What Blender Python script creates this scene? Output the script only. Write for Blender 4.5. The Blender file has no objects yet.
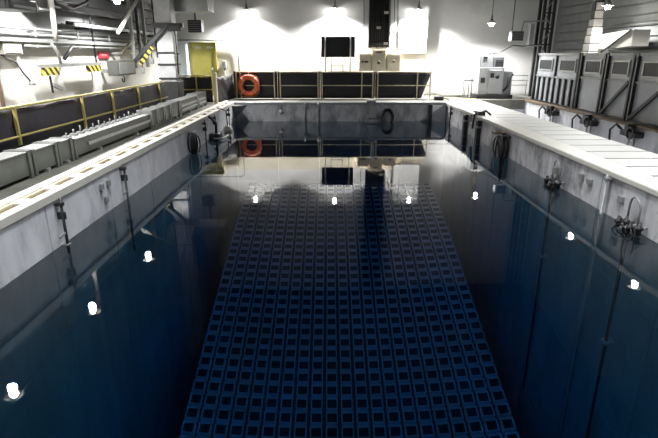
import bpy, bmesh, math, random
from mathutils import Vector, Matrix
random.seed(7)
R = math.radians
SC = bpy.context.scene
COL = SC.collection

# ------------------------------------------------------------------ camera, world, exposure
cam_d = bpy.data.cameras.new('camera')
cam = bpy.data.objects.new('camera', cam_d)
COL.objects.link(cam)
cam.location = (0, 0, 1.73)
cam.rotation_euler = (R(90) - math.atan(165 / 500.0), 0, 0)
cam_d.sensor_width = 36.0
cam_d.lens = 36.0 * 500.0 / 658.0
cam_d.clip_start = 0.05
cam_d.clip_end = 200
SC.camera = cam
wd = bpy.data.worlds.new('world')
SC.world = wd
wd.use_nodes = True
wd.node_tree.nodes['Background'].inputs[0].default_value = (0.6, 0.7, 0.8, 1)
wd.node_tree.nodes['Background'].inputs[1].default_value = 0.02
SC.view_settings.view_transform = 'Standard'
SC.view_settings.look = 'None'
SC.view_settings.gamma = 1.0
SC.view_settings.exposure = 0.0
SC.view_settings.use_curve_mapping = False
try:
    SC.cycles.max_bounces = 14
    SC.cycles.transmission_bounces = 10
    SC.cycles.diffuse_bounces = 5
    SC.cycles.glossy_bounces = 5
    SC.cycles.caustics_refractive = True
    SC.cycles.caustics_reflective = False
    SC.cycles.sample_clamp_indirect = 6.0
    SC.cycles.blur_glossy = 0.3
except Exception:
    pass
LAMP_W = 520.0
ADDED_BAY_W = 135.0       # added ceiling lamps that brighten the racks
LAMP_COL = (1.0, 0.985, 0.97)

# ------------------------------------------------------------------ materials
MATS = {}


def mat(name, col, rough=0.6, metal=0.0, var=0.12, scale=3.0, bump=0.0, bscale=40.0, stain=None, stain_scale=1.2,
        stain_lo=0.5, stain_hi=0.7, stretch=None, spec=0.5, emit=None, estr=0.0):
    if name in MATS:
        return MATS[name]
    m = bpy.data.materials.new(name)
    m.use_nodes = True
    nt = m.node_tree
    b = nt.nodes['Principled BSDF']
    b.inputs['Roughness'].default_value = rough
    b.inputs['Metallic'].default_value = metal
    b.inputs['Specular IOR Level'].default_value = spec
    geo = nt.nodes.new('ShaderNodeNewGeometry')
    vec = geo.outputs['Position']
    if stretch:
        mp = nt.nodes.new('ShaderNodeMapping')
        mp.inputs['Scale'].default_value = stretch
        nt.links.new(vec, mp.inputs['Vector'])
        vec = mp.outputs['Vector']
    nz = nt.nodes.new('ShaderNodeTexNoise')
    nz.inputs['Scale'].default_value = scale
    nz.inputs['Detail'].default_value = 6
    nz.inputs['Roughness'].default_value = 0.62
    nt.links.new(vec, nz.inputs['Vector'])
    rp = nt.nodes.new('ShaderNodeValToRGB')
    rp.color_ramp.elements[0].position = 0.3
    rp.color_ramp.elements[1].position = 0.7
    rp.color_ramp.elements[0].color = (*[max(0, c * (1 - var)) for c in col], 1)
    rp.color_ramp.elements[1].color = (*[min(1, c * (1 + var)) for c in col], 1)
    nt.links.new(nz.outputs['Fac'], rp.inputs['Fac'])
    out = rp.outputs['Color']
    if stain:
        n2 = nt.nodes.new('ShaderNodeTexNoise')
        n2.inputs['Scale'].default_value = stain_scale
        n2.inputs['Detail'].default_value = 8
        n2.inputs['Roughness'].default_value = 0.7
        nt.links.new(vec, n2.inputs['Vector'])
        r2 = nt.nodes.new('ShaderNodeValToRGB')
        r2.color_ramp.elements[0].position = stain_lo
        r2.color_ramp.elements[1].position = stain_hi
        nt.links.new(n2.outputs['Fac'], r2.inputs['Fac'])
        mx = nt.nodes.new('ShaderNodeMix')
        mx.data_type = 'RGBA'
        nt.links.new(r2.outputs['Color'], mx.inputs['Factor'])
        nt.links.new(out, mx.inputs['A'])
        mx.inputs['B'].default_value = (*stain, 1)
        out = mx.outputs['Result']
    nt.links.new(out, b.inputs['Base Color'])
    if bump > 0:
        n3 = nt.nodes.new('ShaderNodeTexNoise')
        n3.inputs['Scale'].default_value = bscale
        n3.inputs['Detail'].default_value = 4
        nt.links.new(vec, n3.inputs['Vector'])
        bp = nt.nodes.new('ShaderNodeBump')
        bp.inputs['Strength'].default_value = bump
        bp.inputs['Distance'].default_value = 0.02
        nt.links.new(n3.outputs['Fac'], bp.inputs['Height'])
        nt.links.new(bp.outputs['Normal'], b.inputs['Normal'])
    if emit:
        b.inputs['Emission Color'].default_value = (*emit, 1)
        b.inputs['Emission Strength'].default_value = estr
    MATS[name] = m
    return m


def stripe_mat():
    m = bpy.data.materials.new('hazard_stripes')
    m.use_nodes = True
    nt = m.node_tree
    b = nt.nodes['Principled BSDF']
    b.inputs['Roughness'].default_value = 0.5
    tc = nt.nodes.new('ShaderNodeTexCoord')
    sp = nt.nodes.new('ShaderNodeSeparateXYZ')
    nt.links.new(tc.outputs['Object'], sp.inputs[0])
    ad = nt.nodes.new('ShaderNodeMath')
    ad.operation = 'ADD'
    nt.links.new(sp.outputs['Y'], ad.inputs[0])
    nt.links.new(sp.outputs['Z'], ad.inputs[1])
    ml = nt.nodes.new('ShaderNodeMath')
    ml.operation = 'MULTIPLY'
    ml.inputs[1].default_value = 4.2
    ad2 = nt.nodes.new('ShaderNodeMath')
    ad2.operation = 'ADD'
    nt.links.new(ad.outputs[0], ad2.inputs[0])
    nt.links.new(sp.outputs['X'], ad2.inputs[1])
    nt.links.new(ad2.outputs[0], ml.inputs[0])
    fr = nt.nodes.new('ShaderNodeMath')
    fr.operation = 'FRACT'
    nt.links.new(ml.outputs[0], fr.inputs[0])
    gt = nt.nodes.new('ShaderNodeMath')
    gt.operation = 'GREATER_THAN'
    gt.inputs[1].default_value = 0.5
    nt.links.new(fr.outputs[0], gt.inputs[0])
    mx = nt.nodes.new('ShaderNodeMix')
    mx.data_type = 'RGBA'
    mx.inputs['A'].default_value = (0.02, 0.02, 0.02, 1)
    mx.inputs['B'].default_value = (0.75, 0.6, 0.08, 1)
    nt.links.new(gt.outputs[0], mx.inputs['Factor'])
    nt.links.new(mx.outputs['Result'], b.inputs['Base Color'])
    return m


def water_mat():
    m = bpy.data.materials.new('pool_water')
    m.use_nodes = True
    nt = m.node_tree
    b = nt.nodes['Principled BSDF']
    b.inputs['Base Color'].default_value = (1, 1, 1, 1)
    b.inputs['Roughness'].default_value = 0.0
    b.inputs['IOR'].default_value = 1.333
    b.inputs['Transmission Weight'].default_value = 1.0
    va = nt.nodes.new('ShaderNodeVolumeAbsorption')
    va.inputs['Color'].default_value = WATER_COL
    va.inputs['Density'].default_value = WATER_DENS
    nt.links.new(va.outputs[0], nt.nodes['Material Output'].inputs['Volume'])
    return m


WATER_COL = (0.02, 0.68, 0.90, 1)
WATER_DENS = 0.31

M_WALL = mat('painted_wall_cream', (0.78, 0.72, 0.58), 0.6, var=0.05, scale=1.2, bump=0.05, stain=(0.62, 0.60, 0.53), stain_scale=0.8, stain_lo=0.55, stain_hi=0.9)
M_WALLL = mat('painted_wall_left', (0.82, 0.80, 0.75), 0.6, var=0.05, scale=1.2, bump=0.05, stain=(0.62, 0.60, 0.55), stain_scale=0.8, stain_lo=0.55, stain_hi=0.9)
M_WALLW = mat('painted_wall_white', (0.80, 0.80, 0.79), 0.6, var=0.05, scale=0.9, bump=0.05, stain=(0.6, 0.6, 0.6), stain_scale=0.7, stain_lo=0.55, stain_hi=0.95)
M_UPPER = mat('upper_wall_grey', (0.25, 0.255, 0.26), 0.7, var=0.15, scale=1.5, bump=0.06)
M_SIDING = mat('siding_grey', (0.24, 0.25, 0.25), 0.55, var=0.15, scale=2.0)
M_CEIL = mat('ceiling_dark', (0.035, 0.038, 0.042), 0.9, var=0.3, scale=0.8)
M_DECK = mat('deck_concrete', (0.19, 0.19, 0.16), 0.55, var=0.15, scale=2.5, bump=0.05, stain=(0.125, 0.125, 0.10), stain_scale=1.5)
M_POOLC = mat('pool_concrete', (0.42, 0.43, 0.45), 0.6, var=0.1, scale=2.0)
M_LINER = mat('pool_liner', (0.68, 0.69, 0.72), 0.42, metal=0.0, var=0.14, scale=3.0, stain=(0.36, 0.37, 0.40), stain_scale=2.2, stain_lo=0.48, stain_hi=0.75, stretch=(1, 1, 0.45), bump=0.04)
M_LINERU = mat('submerged_liner_dimmed', (0.20, 0.22, 0.24), 0.5, metal=0.0, var=0.18, scale=2.0, stretch=(1, 1, 0.3), stain=(0.13, 0.145, 0.16), stain_scale=1.2, stain_lo=0.45, stain_hi=0.75)  # base darkened below the waterline to stand in for dim underwater light
M_LINERB = mat('pool_liner_back_shaded', (0.38, 0.39, 0.41), 0.42, var=0.2, scale=3.0, stain=(0.15, 0.155, 0.17), stain_scale=2.6, stain_lo=0.46, stain_hi=0.64, stretch=(1, 1, 0.45))  # base darkened for the unlit far pool wall; the stains are its own
M_WHITE = mat('white_paint', (0.66, 0.64, 0.585), 0.45, var=0.06, scale=4)
M_WHITEC = mat('white_cover', (0.62, 0.62, 0.60), 0.55, var=0.04, scale=3, bump=0.03)
M_CREAM = mat('cream_paint', (0.74, 0.66, 0.45), 0.45, var=0.1, scale=5)
M_YELLOW = mat('yellow_paint', (0.66, 0.55, 0.17), 0.45, var=0.12, scale=6)
M_OLIVE = mat('olive_door_paint', (0.47, 0.42, 0.10), 0.5, var=0.12, scale=3)
M_BLACK = mat('black_sheet', (0.018, 0.017, 0.024), 0.55, var=0.3, scale=2.5, bump=0.35, bscale=6.0)
M_PURPLE = mat('dark_purple_sheet', (0.040, 0.034, 0.052), 0.6, var=0.3, scale=2.5, bump=0.35, bscale=6.0)
M_STEEL = mat('grey_steel', (0.30, 0.31, 0.31), 0.45, metal=0.2, var=0.12, scale=5, stain=(0.25, 0.26, 0.25), stain_scale=3)
M_GREEN = mat('trunking_grey', (0.135, 0.143, 0.132), 0.4, metal=0.25, var=0.12, scale=4, stain=(0.10, 0.105, 0.095), stain_scale=2.5)
M_LID = mat('galvanised_lid', (0.38, 0.39, 0.375), 0.35, metal=0.4, var=0.1, scale=5)
M_DARK = mat('dark_steel', (0.032, 0.034, 0.036), 0.45, metal=0.2, var=0.25, scale=6)
M_RUB = mat('black_rubber', (0.018, 0.016, 0.018), 0.45, var=0.2, scale=8)
M_SCREEN = mat('matte_black_panel', (0.020, 0.021, 0.025), 0.4, var=0.15, scale=3)
M_PANEL = mat('panel_blue_grey', (0.40, 0.42, 0.45), 0.45, metal=0.1, var=0.1, scale=2, stain=(0.32, 0.34, 0.36), stain_scale=1.2)
M_WIN = mat('dark_window_glass', (0.025, 0.027, 0.03), 0.5, spec=0.25, var=0.2, scale=2)
M_ORANGE = mat('orange_buoy', (0.80, 0.16, 0.05), 0.5, var=0.1, scale=8)
M_RED = mat('red_sign', (0.62, 0.05, 0.08), 0.5, var=0.1, scale=5)
M_BROWN = mat('rusty_brown', (0.17, 0.12, 0.075), 0.7, var=0.3, scale=8)
M_RACK = mat('rack_steel', (0.60, 0.64, 0.68), 0.4, metal=0.1, var=0.1, scale=6)
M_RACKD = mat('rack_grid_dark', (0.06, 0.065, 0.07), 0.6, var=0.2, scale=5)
M_CELL_SHADE = mat('rack_cell_shade', (0.05, 0.055, 0.06), 0.6, var=0.2, scale=6)  # dark colour painted in for the shade inside and between rack cells
M_BULB = mat('lamp_bulb', (1, 1, 1), 0.4, var=0.0, emit=(1.0, 0.98, 0.95), estr=120.0)
M_CREAMBOX = mat('cream_box', (0.66, 0.60, 0.47), 0.5, var=0.06, scale=4)
M_STRIPE = stripe_mat()
M_WATER = water_mat()

# ------------------------------------------------------------------ helpers


def tag(o, label=None, cat=None, group=None, kind=None):
    if label:
        o['label'] = label
    if cat:
        o['category'] = cat
    if group:
        o['group'] = group
    if kind:
        o['kind'] = kind
    return o


WORLD = {}


def thing(name, label, cat, loc, group=None):
    o = bpy.data.objects.new(name, None)
    COL.objects.link(o)
    o.location = loc
    o.empty_display_size = 0.1
    WORLD[o.name] = Vector(loc)
    return tag(o, label, cat, group)


class MB:
    def __init__(self):
        self.bm = bmesh.new()

    def box(self, x0, x1, y0, y1, z0, z1, bev=0.0):
        bm = self.bm
        v = [bm.verts.new((x, y, z)) for z in (z0, z1) for y in (y0, y1) for x in (x0, x1)]
        fs = [bm.faces.new([v[i] for i in q]) for q in ((0, 2, 3, 1), (4, 5, 7, 6), (0, 1, 5, 4), (2, 6, 7, 3), (0, 4, 6, 2), (1, 3, 7, 5))]
        if bev > 0:
            es = list({e for f in fs for e in f.edges})
            bmesh.ops.bevel(bm, geom=es, offset=bev, segments=2, affect='EDGES', profile=0.5)
        return self

    def beam(self, p, q, w, h, bev=0.0):
        p = Vector(p)
        q = Vector(q)
        d = (q - p).normalized()
        up = Vector((0, 0, 1)) if abs(d.z) < 0.95 else Vector((1, 0, 0))
        s = d.cross(up).normalized()
        u = s.cross(d).normalized()
        bm = self.bm
        v = []
        for c in (p, q):
            for a, b in ((-1, -1), (1, -1), (1, 1), (-1, 1)):
                v.append(bm.verts.new(c + s * a * w / 2 + u * b * h / 2))
        for q4 in ((0, 1, 2, 3), (7, 6, 5, 4), (0, 4, 5, 1), (1, 5, 6, 2), (2, 6, 7, 3), (3, 7, 4, 0)):
            bm.faces.new([v[i] for i in q4])
        return self

    def tube(self, pts, r, n=8, closed=False):
        pts = [Vector(p) for p in pts]
        bm = self.bm
        rings = []
        prev = None
        N = len(pts)
        for i, p in enumerate(pts):
            if closed:
                d = (pts[(i + 1) % N] - pts[i - 1]).normalized()
            else:
                d = (pts[min(i + 1, N - 1)] - pts[max(i - 1, 0)]).normalized()
            if prev is None:
                a = Vector((0, 0, 1)) if abs(d.z) < 0.9 else Vector((1, 0, 0))
                s = d.cross(a).normalized()
            else:
                s = (prev - d * prev.dot(d)).normalized()
            prev = s
            u = s.cross(d).normalized()
            rings.append([bm.verts.new(p + (s * math.cos(k * math.tau / n) + u * math.sin(k * math.tau / n)) * r) for k in range(n)])
        rng = N if closed else N - 1
        for i in range(rng):
            a, b = rings[i], rings[(i + 1) % N]
            for k in range(n):
                f = bm.faces.new((a[k], a[(k + 1) % n], b[(k + 1) % n], b[k]))
                f.smooth = True
        if not closed:
            bm.faces.new(rings[0][::-1])
            bm.faces.new(rings[-1])
        return self

    def lathe(self, prof, c, n=16, axis='Z'):
        bm = self.bm
        c = Vector(c)
        rings = []
        for r, h in prof:
            ring = []
            for k in range(n):
                a = k * math.tau / n
                x, y = r * math.cos(a), r * math.sin(a)
                off = {'Z': (x, y, h), 'Y': (x, h, y), 'X': (h, x, y)}[axis]
                ring.append(bm.verts.new(c + Vector(off)))
            rings.append(ring)
        for i in range(len(rings) - 1):
            for k in range(n):
                f = bm.faces.new((rings[i][k], rings[i][(k + 1) % n], rings[i + 1][(k + 1) % n], rings[i + 1][k]))
                f.smooth = True
        bm.faces.new(rings[0][::-1])
        bm.faces.new(rings[-1])
        return self

    def ring(self, c, R_, r, axis='X', n=24, m=8, sy=1.0, a0=0, a1=math.tau, rot=0.0):
        pts = []
        full = abs(a1 - a0 - math.tau) < 1e-6
        cnt = n if full else n + 1
        for i in range(cnt):
            a = a0 + (a1 - a0) * i / n
            x, y = R_ * math.cos(a), R_ * sy * math.sin(a)
            off = {'X': (x * math.sin(rot), x * math.cos(rot), y), 'Y': (x, 0, y), 'Z': (x, y, 0)}[axis]
            pts.append(Vector(c) + Vector(off))
        return self.tube(pts, r, m, closed=full)

    def sheet(self, p00, p10, p11, p01, nu, nv, normal, amp, seed, thick=0.012, sag=0.0):
        """wrinkled cloth: a grid with thickness"""
        rnd = random.Random(seed)
        ph = [(rnd.uniform(2, 6), rnd.uniform(0.5, 3), rnd.uniform(0, 6)) for _ in range(4)]
        p00, p10, p11, p01, nn = map(Vector, (p00, p10, p11, p01, normal))
        bm = self.bm

        def layer(off):
            g = []
            for j in range(nv + 1):
                row = []
                for i in range(nu + 1):
                    s, t = i / nu, j / nv
                    p = p00 * (1 - s) * (1 - t) + p10 * s * (1 - t) + p11 * s * t + p01 * (1 - s) * t
                    a = sum(math.sin(f1 * s * 3 + f2 * t * 4 + f3) for f1, f2, f3 in ph) / 4
                    p = p + nn * (a * amp + off)
                    p.z -= sag * t * math.sin(math.pi * s) * (0.6 + 0.4 * math.sin(s * 17 + seed))
                    row.append(bm.verts.new(p))
                g.append(row)
            return g
        A, B = layer(0), layer(-thick)
        for j in range(nv):
            for i in range(nu):
                bm.faces.new((A[j][i], A[j][i + 1], A[j + 1][i + 1], A[j + 1][i])).smooth = True
                bm.faces.new((B[j][i], B[j + 1][i], B[j + 1][i + 1], B[j][i + 1])).smooth = True
        for i in range(nu):
            bm.faces.new((A[0][i], B[0][i], B[0][i + 1], A[0][i + 1]))
            bm.faces.new((A[nv][i + 1], B[nv][i + 1], B[nv][i], A[nv][i]))
        for j in range(nv):
            bm.faces.new((A[j + 1][0], B[j + 1][0], B[j][0], A[j][0]))
            bm.faces.new((A[j][nu], B[j][nu], B[j + 1][nu], A[j + 1][nu]))
        return self

    def build(self, name, m, parent=None, label=None, origin=None):
        bm = self.bm
        bmesh.ops.recalc_face_normals(bm, faces=bm.faces)
        if parent is not None:
            off = WORLD[parent.name]
            if origin == 'own':
                vs = [v.co for v in bm.verts]
                c = Vector(((min(v.x for v in vs) + max(v.x for v in vs)) / 2, (min(v.y for v in vs) + max(v.y for v in vs)) / 2, min(v.z for v in vs)))
                loc = c - off
                off = c
            else:
                loc = Vector((0, 0, 0))
        else:
            vs = [v.co for v in bm.verts]
            off = Vector(((min(v.x for v in vs) + max(v.x for v in vs)) / 2, (min(v.y for v in vs) + max(v.y for v in vs)) / 2, min(v.z for v in vs)))
            loc = off
        bmesh.ops.translate(bm, verts=bm.verts, vec=-off)
        me = bpy.data.meshes.new(name)
        bm.to_mesh(me)
        bm.free()
        me.materials.append(m)
        o = bpy.data.objects.new(name, me)
        COL.objects.link(o)
        o.location = loc
        if parent is not None:
            o.parent = parent
        WORLD[o.name] = off.copy()
        if label:
            o['label'] = label
        return o


def kids(o):
    return [c for c in CHILD.get(o.name, [])]


CHILD = {}


def dup(root, dx=0, dy=0, dz=0, label=None, group=None):
    def cp(o, parent):
        c = o.copy()
        COL.objects.link(c)
        if parent is not None:
            c.parent = parent
        for ch in list(o.children):
            cp(ch, c)
        return c
    r = cp(root, None)
    r.location = root.location + Vector((dx, dy, dz))
    WORLD[r.name] = r.location.copy()
    if label:
        r['label'] = label
    if group:
        r['group'] = group
    return r


def piece(src, parent, loc):
    c = src.copy()
    COL.objects.link(c)
    c.parent = parent
    c.location = Vector(loc) - WORLD[parent.name]
    return c


def struct(name, mb, m):
    o = mb.build(name, m)
    o['kind'] = 'structure'
    return o


# ------------------------------------------------------------------ dimensions
XL, XR = -3.55, 4.40          # pool side walls
YN, YF = -1.5, 19.0           # pool near and far walls
ZW = -0.67                    # water surface
ZB = -12.7                    # pool floor
WLX, WRX = -6.8, 9.8          # room side walls
WBY, WNY = 22.6, -4.0         # room end walls
CEIL = 8.0
XC = 4.18             # the back wall steps back to the right of this corner
WB2 = 23.1

# ------------------------------------------------------------------ setting
fl = MB()
fl.box(WLX, XL - 0.4, WNY, WBY, -0.35, 0)
fl.box(XL - 0.4, XR + 0.4, YF + 0.35, WBY, -0.35, 0)
fl.box(XL - 0.4, XR + 0.4, WNY, YN - 0.35, -0.35, 0)
fl.box(XR + 0.4, 6.0, 20.3, WBY, -0.35, -0.06)
fl.box(XR + 0.4, 6.0, WNY, 0.0, -0.35, -0.06)
fl.box(7.8, WRX, WNY, WB2, -0.35, 0)
fl.box(XC, 7.8, WBY, WB2, -0.35, 0)
fl.box(6.0, 7.8, 20.3, WBY, -0.35, 0)
fl.box(6.0, 7.8, WNY, 0.0, -0.35, 0)
floor = struct('floor', fl, M_DECK)

back = struct('wall_back', MB().box(WLX - 0.3, XC, WBY, WB2 + 0.3, 1.98, CEIL), M_WALLW)
struct('wall_back_dado', MB().box(WLX - 0.3, XC, WBY - 0.012, WB2 + 0.3, -0.35, 1.98), M_WALL)
struct('wall_back_recess', MB().box(XC, WRX + 0.3, WB2, WB2 + 0.3, -0.35, CEIL), M_WALLW)
struct('wall_left', MB().box(WLX - 0.3, WLX, WNY, WBY, -0.35, 2.0), M_WALLL)
struct('wall_left_upper', MB().box(WLX - 0.3, WLX, WNY, WBY, 2.0, CEIL), M_UPPER)
wr = struct('wall_right', MB().box(WRX, WRX + 0.3, WNY, WB2, -0.35, CEIL), M_UPPER)
struct('wall_front', MB().box(WLX - 0.3, WRX + 0.3, WNY - 0.3, WNY, -0.35, CEIL), M_UPPER)
struct('ceiling', MB().box(WLX - 0.3, WRX + 0.3, WNY - 0.3, WB2 + 0.3, CEIL, CEIL + 0.2), M_CEIL)

# horizontal siding boards on the right wall
sid = MB().box(WRX - 0.07, WRX + 0.001, 2.0, WBY - 0.02, 1.60, 1.88, 0.012).build('siding_board', M_SIDING, wr, origin='own')
for k in range(1, 11):
    piece(sid, wr, (WRX - 0.0345, (2.0 + WBY - 0.02) / 2, 1.60 + 0.33 * k))

# pool shell
pl = struct('wall_pool_left', MB().box(XL - 0.45, XL, YN - 0.4, YF + 0.4, ZB - 0.3, -0.02), M_POOLC)
pr = struct('wall_pool_right', MB().box(XR, XR + 0.45, YN - 0.4, YF + 0.4, ZB - 0.3, -0.02), M_POOLC)
pb = struct('wall_pool_back', MB().box(XL, XR, YF, YF + 0.4, ZB - 0.3, -0.02), M_POOLC)
pf = struct('wall_pool_front', MB().box(XL, XR, YN - 0.4, YN, ZB - 0.3, -0.02), M_LINERB)
struct('floor_pool', MB().box(XL, XR, YN, YF, ZB - 0.3, ZB), M_RACKD)
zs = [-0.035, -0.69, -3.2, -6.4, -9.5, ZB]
nY = 11
wY = (YF - YN) / nY
M_LINERR = mat('pool_liner_right', (0.58, 0.58, 0.60), 0.45, var=0.2, scale=3.5, stain=(0.22, 0.225, 0.24), stain_scale=2.6, stain_lo=0.47, stain_hi=0.64, stretch=(1, 1, 0.5), bump=0.05)
for side, par, x0, x1 in (('l', pl, XL - 0.01, XL + 0.012), ('r', pr, XR - 0.012, XR + 0.01)):
    for r_ in range(5):
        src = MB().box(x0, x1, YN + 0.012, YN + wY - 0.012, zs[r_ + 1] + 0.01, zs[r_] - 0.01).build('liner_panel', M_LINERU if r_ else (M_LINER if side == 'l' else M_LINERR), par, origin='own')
        for k in range(1, nY):
            piece(src, par, ((x0 + x1) / 2, YN + wY * (k + 0.5), zs[r_ + 1] + 0.01))
wX = (XR - XL - 0.03) / 5
for r_ in range(5):
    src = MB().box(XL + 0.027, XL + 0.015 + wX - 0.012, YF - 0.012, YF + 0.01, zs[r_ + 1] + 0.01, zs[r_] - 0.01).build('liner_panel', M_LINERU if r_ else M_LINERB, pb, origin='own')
    for k in range(1, 5):
        piece(src, pb, (XL + 0.015 + wX * (k + 0.5), YF, zs[r_ + 1] + 0.01))

# water body
water = MB().box(XL - 0.03, XR + 0.03, YN - 0.03, YF + 0.03, ZB - 0.05, ZW).build('water', M_WATER)
tag(water, kind='structure')

# left coping: outer white rail, slotted channel, inner white rail
cop = struct('trim_1', MB().box(XL - 0.40, XL + 0.02, YN, YF + 0.05, -0.02, 0.004), M_BROWN)
MB().box(XL - 0.40, XL - 0.26, YN, YF + 0.36, 0.0, 0.06, 0.012).build('outer_rail', M_WHITE, cop)
MB().box(XL - 0.10, XL + 0.03, YN, YF + 0.02, -0.07, 0.045, 0.012).build('inner_rail', M_WHITE, cop)
MB().box(XL - 0.26, XL - 0.225, YN, YF, 0.0, 0.035).build('channel_lip', M_CREAM, cop)
br = MB().box(XL - 0.26, XL - 0.09, 3.0, 3.2, 0.0, 0.042, 0.01).build('rail_bracket', M_WHITE, cop, origin='own')
for k in range(1, 24):
    piece(br, cop, (XL - 0.175, 3.1 + 0.68 * k, 0.0))
# right and back coping
struct('trim_2', MB().box(XR - 0.04, XR + 0.40, YN, YF + 0.36, -0.085, 0.012, 0.02), M_WHITE)
struct('trim_3', MB().box(XL - 0.1, XR - 0.05, YF - 0.03, YF + 0.36, -0.06, 0.03, 0.012), M_STEEL)

# canal behind the right coping
cw = MB()
cw.box(6.0, 6.1, 0, 20.3, -1.6, -0.36)
cw.box(7.78, 7.9, 0, 20.3, -1.6, -0.02)
cw.box(6.0, 7.9, 0, 20.3, -1.75, -1.6)
cw.box(6.0, 7.9, 20.28, 20.4, -1.6, -0.36)
cw.box(6.0, 7.9, -0.1, 0.02, -1.6, -0.36)
struct('wall_canal', cw, M_LINER)
struct('canal_ledge', MB().box(XR + 0.4, 6.0, 0.0, 20.3, -0.35, -0.06), M_DARK)
struct('trim_4', MB().box(7.70, 7.95, 0, 20.3, -0.03, 0.03, 0.008), M_BROWN)

cover = thing('canal_cover', 'long run of white cover boards beside the right pool coping', 'cover', (5.4, 9.5, -0.05))
pk = MB().box(4.825, 5.98, 0.0, 0.585, -0.055, 0.0, 0.01).build('cover_board', M_WHITEC, cover, origin='own')
for k in range(1, 31):
    piece(pk, cover, (5.4025, 0.3225 + 0.665 * k, -0.055))

# ------------------------------------------------------------------ fuel racks on the pool floor
P_ = 0.319
ZR = ZW - 8.0
X0, Y0 = -2.97, 6.75
ring = bmesh.new()
proto = None
colw = ['along the left pool wall', 'in the middle of the pool', 'along the right pool wall']
roww = ['in the row nearest the viewer', 'second row from the viewer', 'third row from the viewer', 'fourth row from the viewer', 'in the row against the far wall']


def cell_mesh():
    bm = bmesh.new()
    o, i, h, d = 0.122, 0.099, 0.0, 4.0 - 0.05
    fl_ = 0.110

    def sq(a, z):
        return [bm.verts.new((x * a, y * a, z)) for x, y in ((-1, -1), (1, -1), (1, 1), (-1, 1))]
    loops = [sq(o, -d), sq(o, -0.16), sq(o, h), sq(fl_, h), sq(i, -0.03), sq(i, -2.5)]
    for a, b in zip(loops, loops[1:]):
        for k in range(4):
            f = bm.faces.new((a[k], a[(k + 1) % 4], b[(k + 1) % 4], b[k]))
            f.material_index = 1 if a in (loops[0], loops[4]) else 0  # shade colour on the inner walls and lower outside of each cell
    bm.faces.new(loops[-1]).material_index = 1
    bmesh.ops.recalc_face_normals(bm, faces=bm.faces)
    me = bpy.data.meshes.new('cell')
    bm.to_mesh(me)
    bm.free()
    me.materials.append(M_RACK)
    me.materials.append(M_CELL_SHADE)
    return me


CELL = cell_mesh()
for rr in range(5):
    for cc in range(3):
        bx, by = X0 + cc * 7 * P_, Y0 + rr * 7 * P_
        root = thing('fuel_rack', f'submerged fuel rack {colw[cc]}, {roww[rr]}', 'rack', (bx + 3.5 * P_, by + 3.5 * P_, ZB), 'fuel storage racks under the water')
        g = MB()
        w = 7 * P_
        for k in range(8):
            a = bx + k * P_
            g.box(a - 0.012 if k else a + 0.004, a + 0.012 if k < 7 else a + w * 0 - 0.004 + 0.0, by + 0.004, by + w - 0.004, ZR - 0.60, ZR - 0.25)
            b_ = by + k * P_
            g.box(bx + 0.004, bx + w - 0.004, b_ - 0.012 if k else b_ + 0.004, b_ + 0.012 if k < 7 else b_ - 0.004, ZR - 0.60, ZR - 0.25)
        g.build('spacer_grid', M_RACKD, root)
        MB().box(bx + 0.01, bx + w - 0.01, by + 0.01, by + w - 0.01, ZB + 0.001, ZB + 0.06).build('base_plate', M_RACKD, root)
        for j in range(7):
            for i in range(7):
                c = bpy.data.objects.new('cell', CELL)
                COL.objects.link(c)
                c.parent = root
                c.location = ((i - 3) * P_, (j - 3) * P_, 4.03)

# ------------------------------------------------------------------ pendant lamps


def make_lamp(x, y, z, label, cordtop=CEIL):
    t = thing('pendant_lamp', label, 'lamp', (x, y, z - 0.09), 'pendant lamps hung round the pool')
    MB().tube([(x, y, z + 0.34), (x, y, cordtop)], 0.012, 6).build('cord', M_DARK, t)
    MB().lathe([(0.015, 0.36), (0.03, 0.34), (0.045, 0.20), (0.055, 0.19), (0.055, 0.10), (0.03, 0.09)], (x, y, z), 12).build('socket', M_STEEL, t)
    MB().lathe([(0.05, 0.16), (0.17, 0.075), (0.18, 0.06), (0.172, 0.06), (0.05, 0.145)], (x, y, z), 20).build('hood', M_WHITE, t)
    MB().lathe([(0.05, -0.035), (0.075, -0.02), (0.08, 0.01), (0.06, 0.06), (0.03, 0.095)], (x, y, z), 14).build('bulb', M_BULB, t, label='glowing white bulb')
    return t


def lamp_light(x, y, z, w=1.0, cone=158, blend=0.35):
    d = bpy.data.lights.new('lamp_light', 'SPOT')
    d.energy = LAMP_W * w
    d.color = LAMP_COL
    d.spot_size = R(cone)
    d.spot_blend = blend
    d.shadow_soft_size = 0.08
    o = bpy.data.objects.new('lamp_light', d)
    COL.objects.link(o)
    o.location = (x, y, z - 0.12)
    return o


lamp_list = [
    (-3.40, 22.25, 3.37, 'pendant lamp before the back wall above the orange lifebuoy', 3.3),
    (0.25, 22.25, 3.44, 'pendant lamp before the back wall above the black board', 3.3),
    (3.70, 22.25, 3.40, 'pendant lamp before the back wall in front of the white wall panel', 3.3),
    (6.32, 20.85, 2.80, 'lower hung pendant lamp above the white machine cabinet', 1.3),
    (8.55, 16.6, 3.07, 'bright pendant lamp above the dark framed screen by the right wall', 0.7),
    (8.55, 12.7, 3.07, 'pendant lamp by the right wall, seen only mirrored in the water', 0.7),
    (8.55, 8.8, 3.07, 'pendant lamp by the right wall, third from the back', 0.7),
    (8.55, 4.9, 3.07, 'pendant lamp by the right wall, nearest the viewer', 0.7),
    (-5.72, 14.65, 3.06, 'pendant lamp at the left wall beside the white diagonal brace', 1.0),
    (-5.95, 11.25, 3.06, 'pendant lamp at the left wall, second from the column, mirrored in the water', 1.0),
    (-6.0, 8.0, 3.06, 'pendant lamp at the left wall, third from the column, mirrored in the water', 1.0),
    (-6.0, 4.7, 3.06, 'pendant lamp at the left wall, nearest the viewer', 1.0),
]
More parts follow.
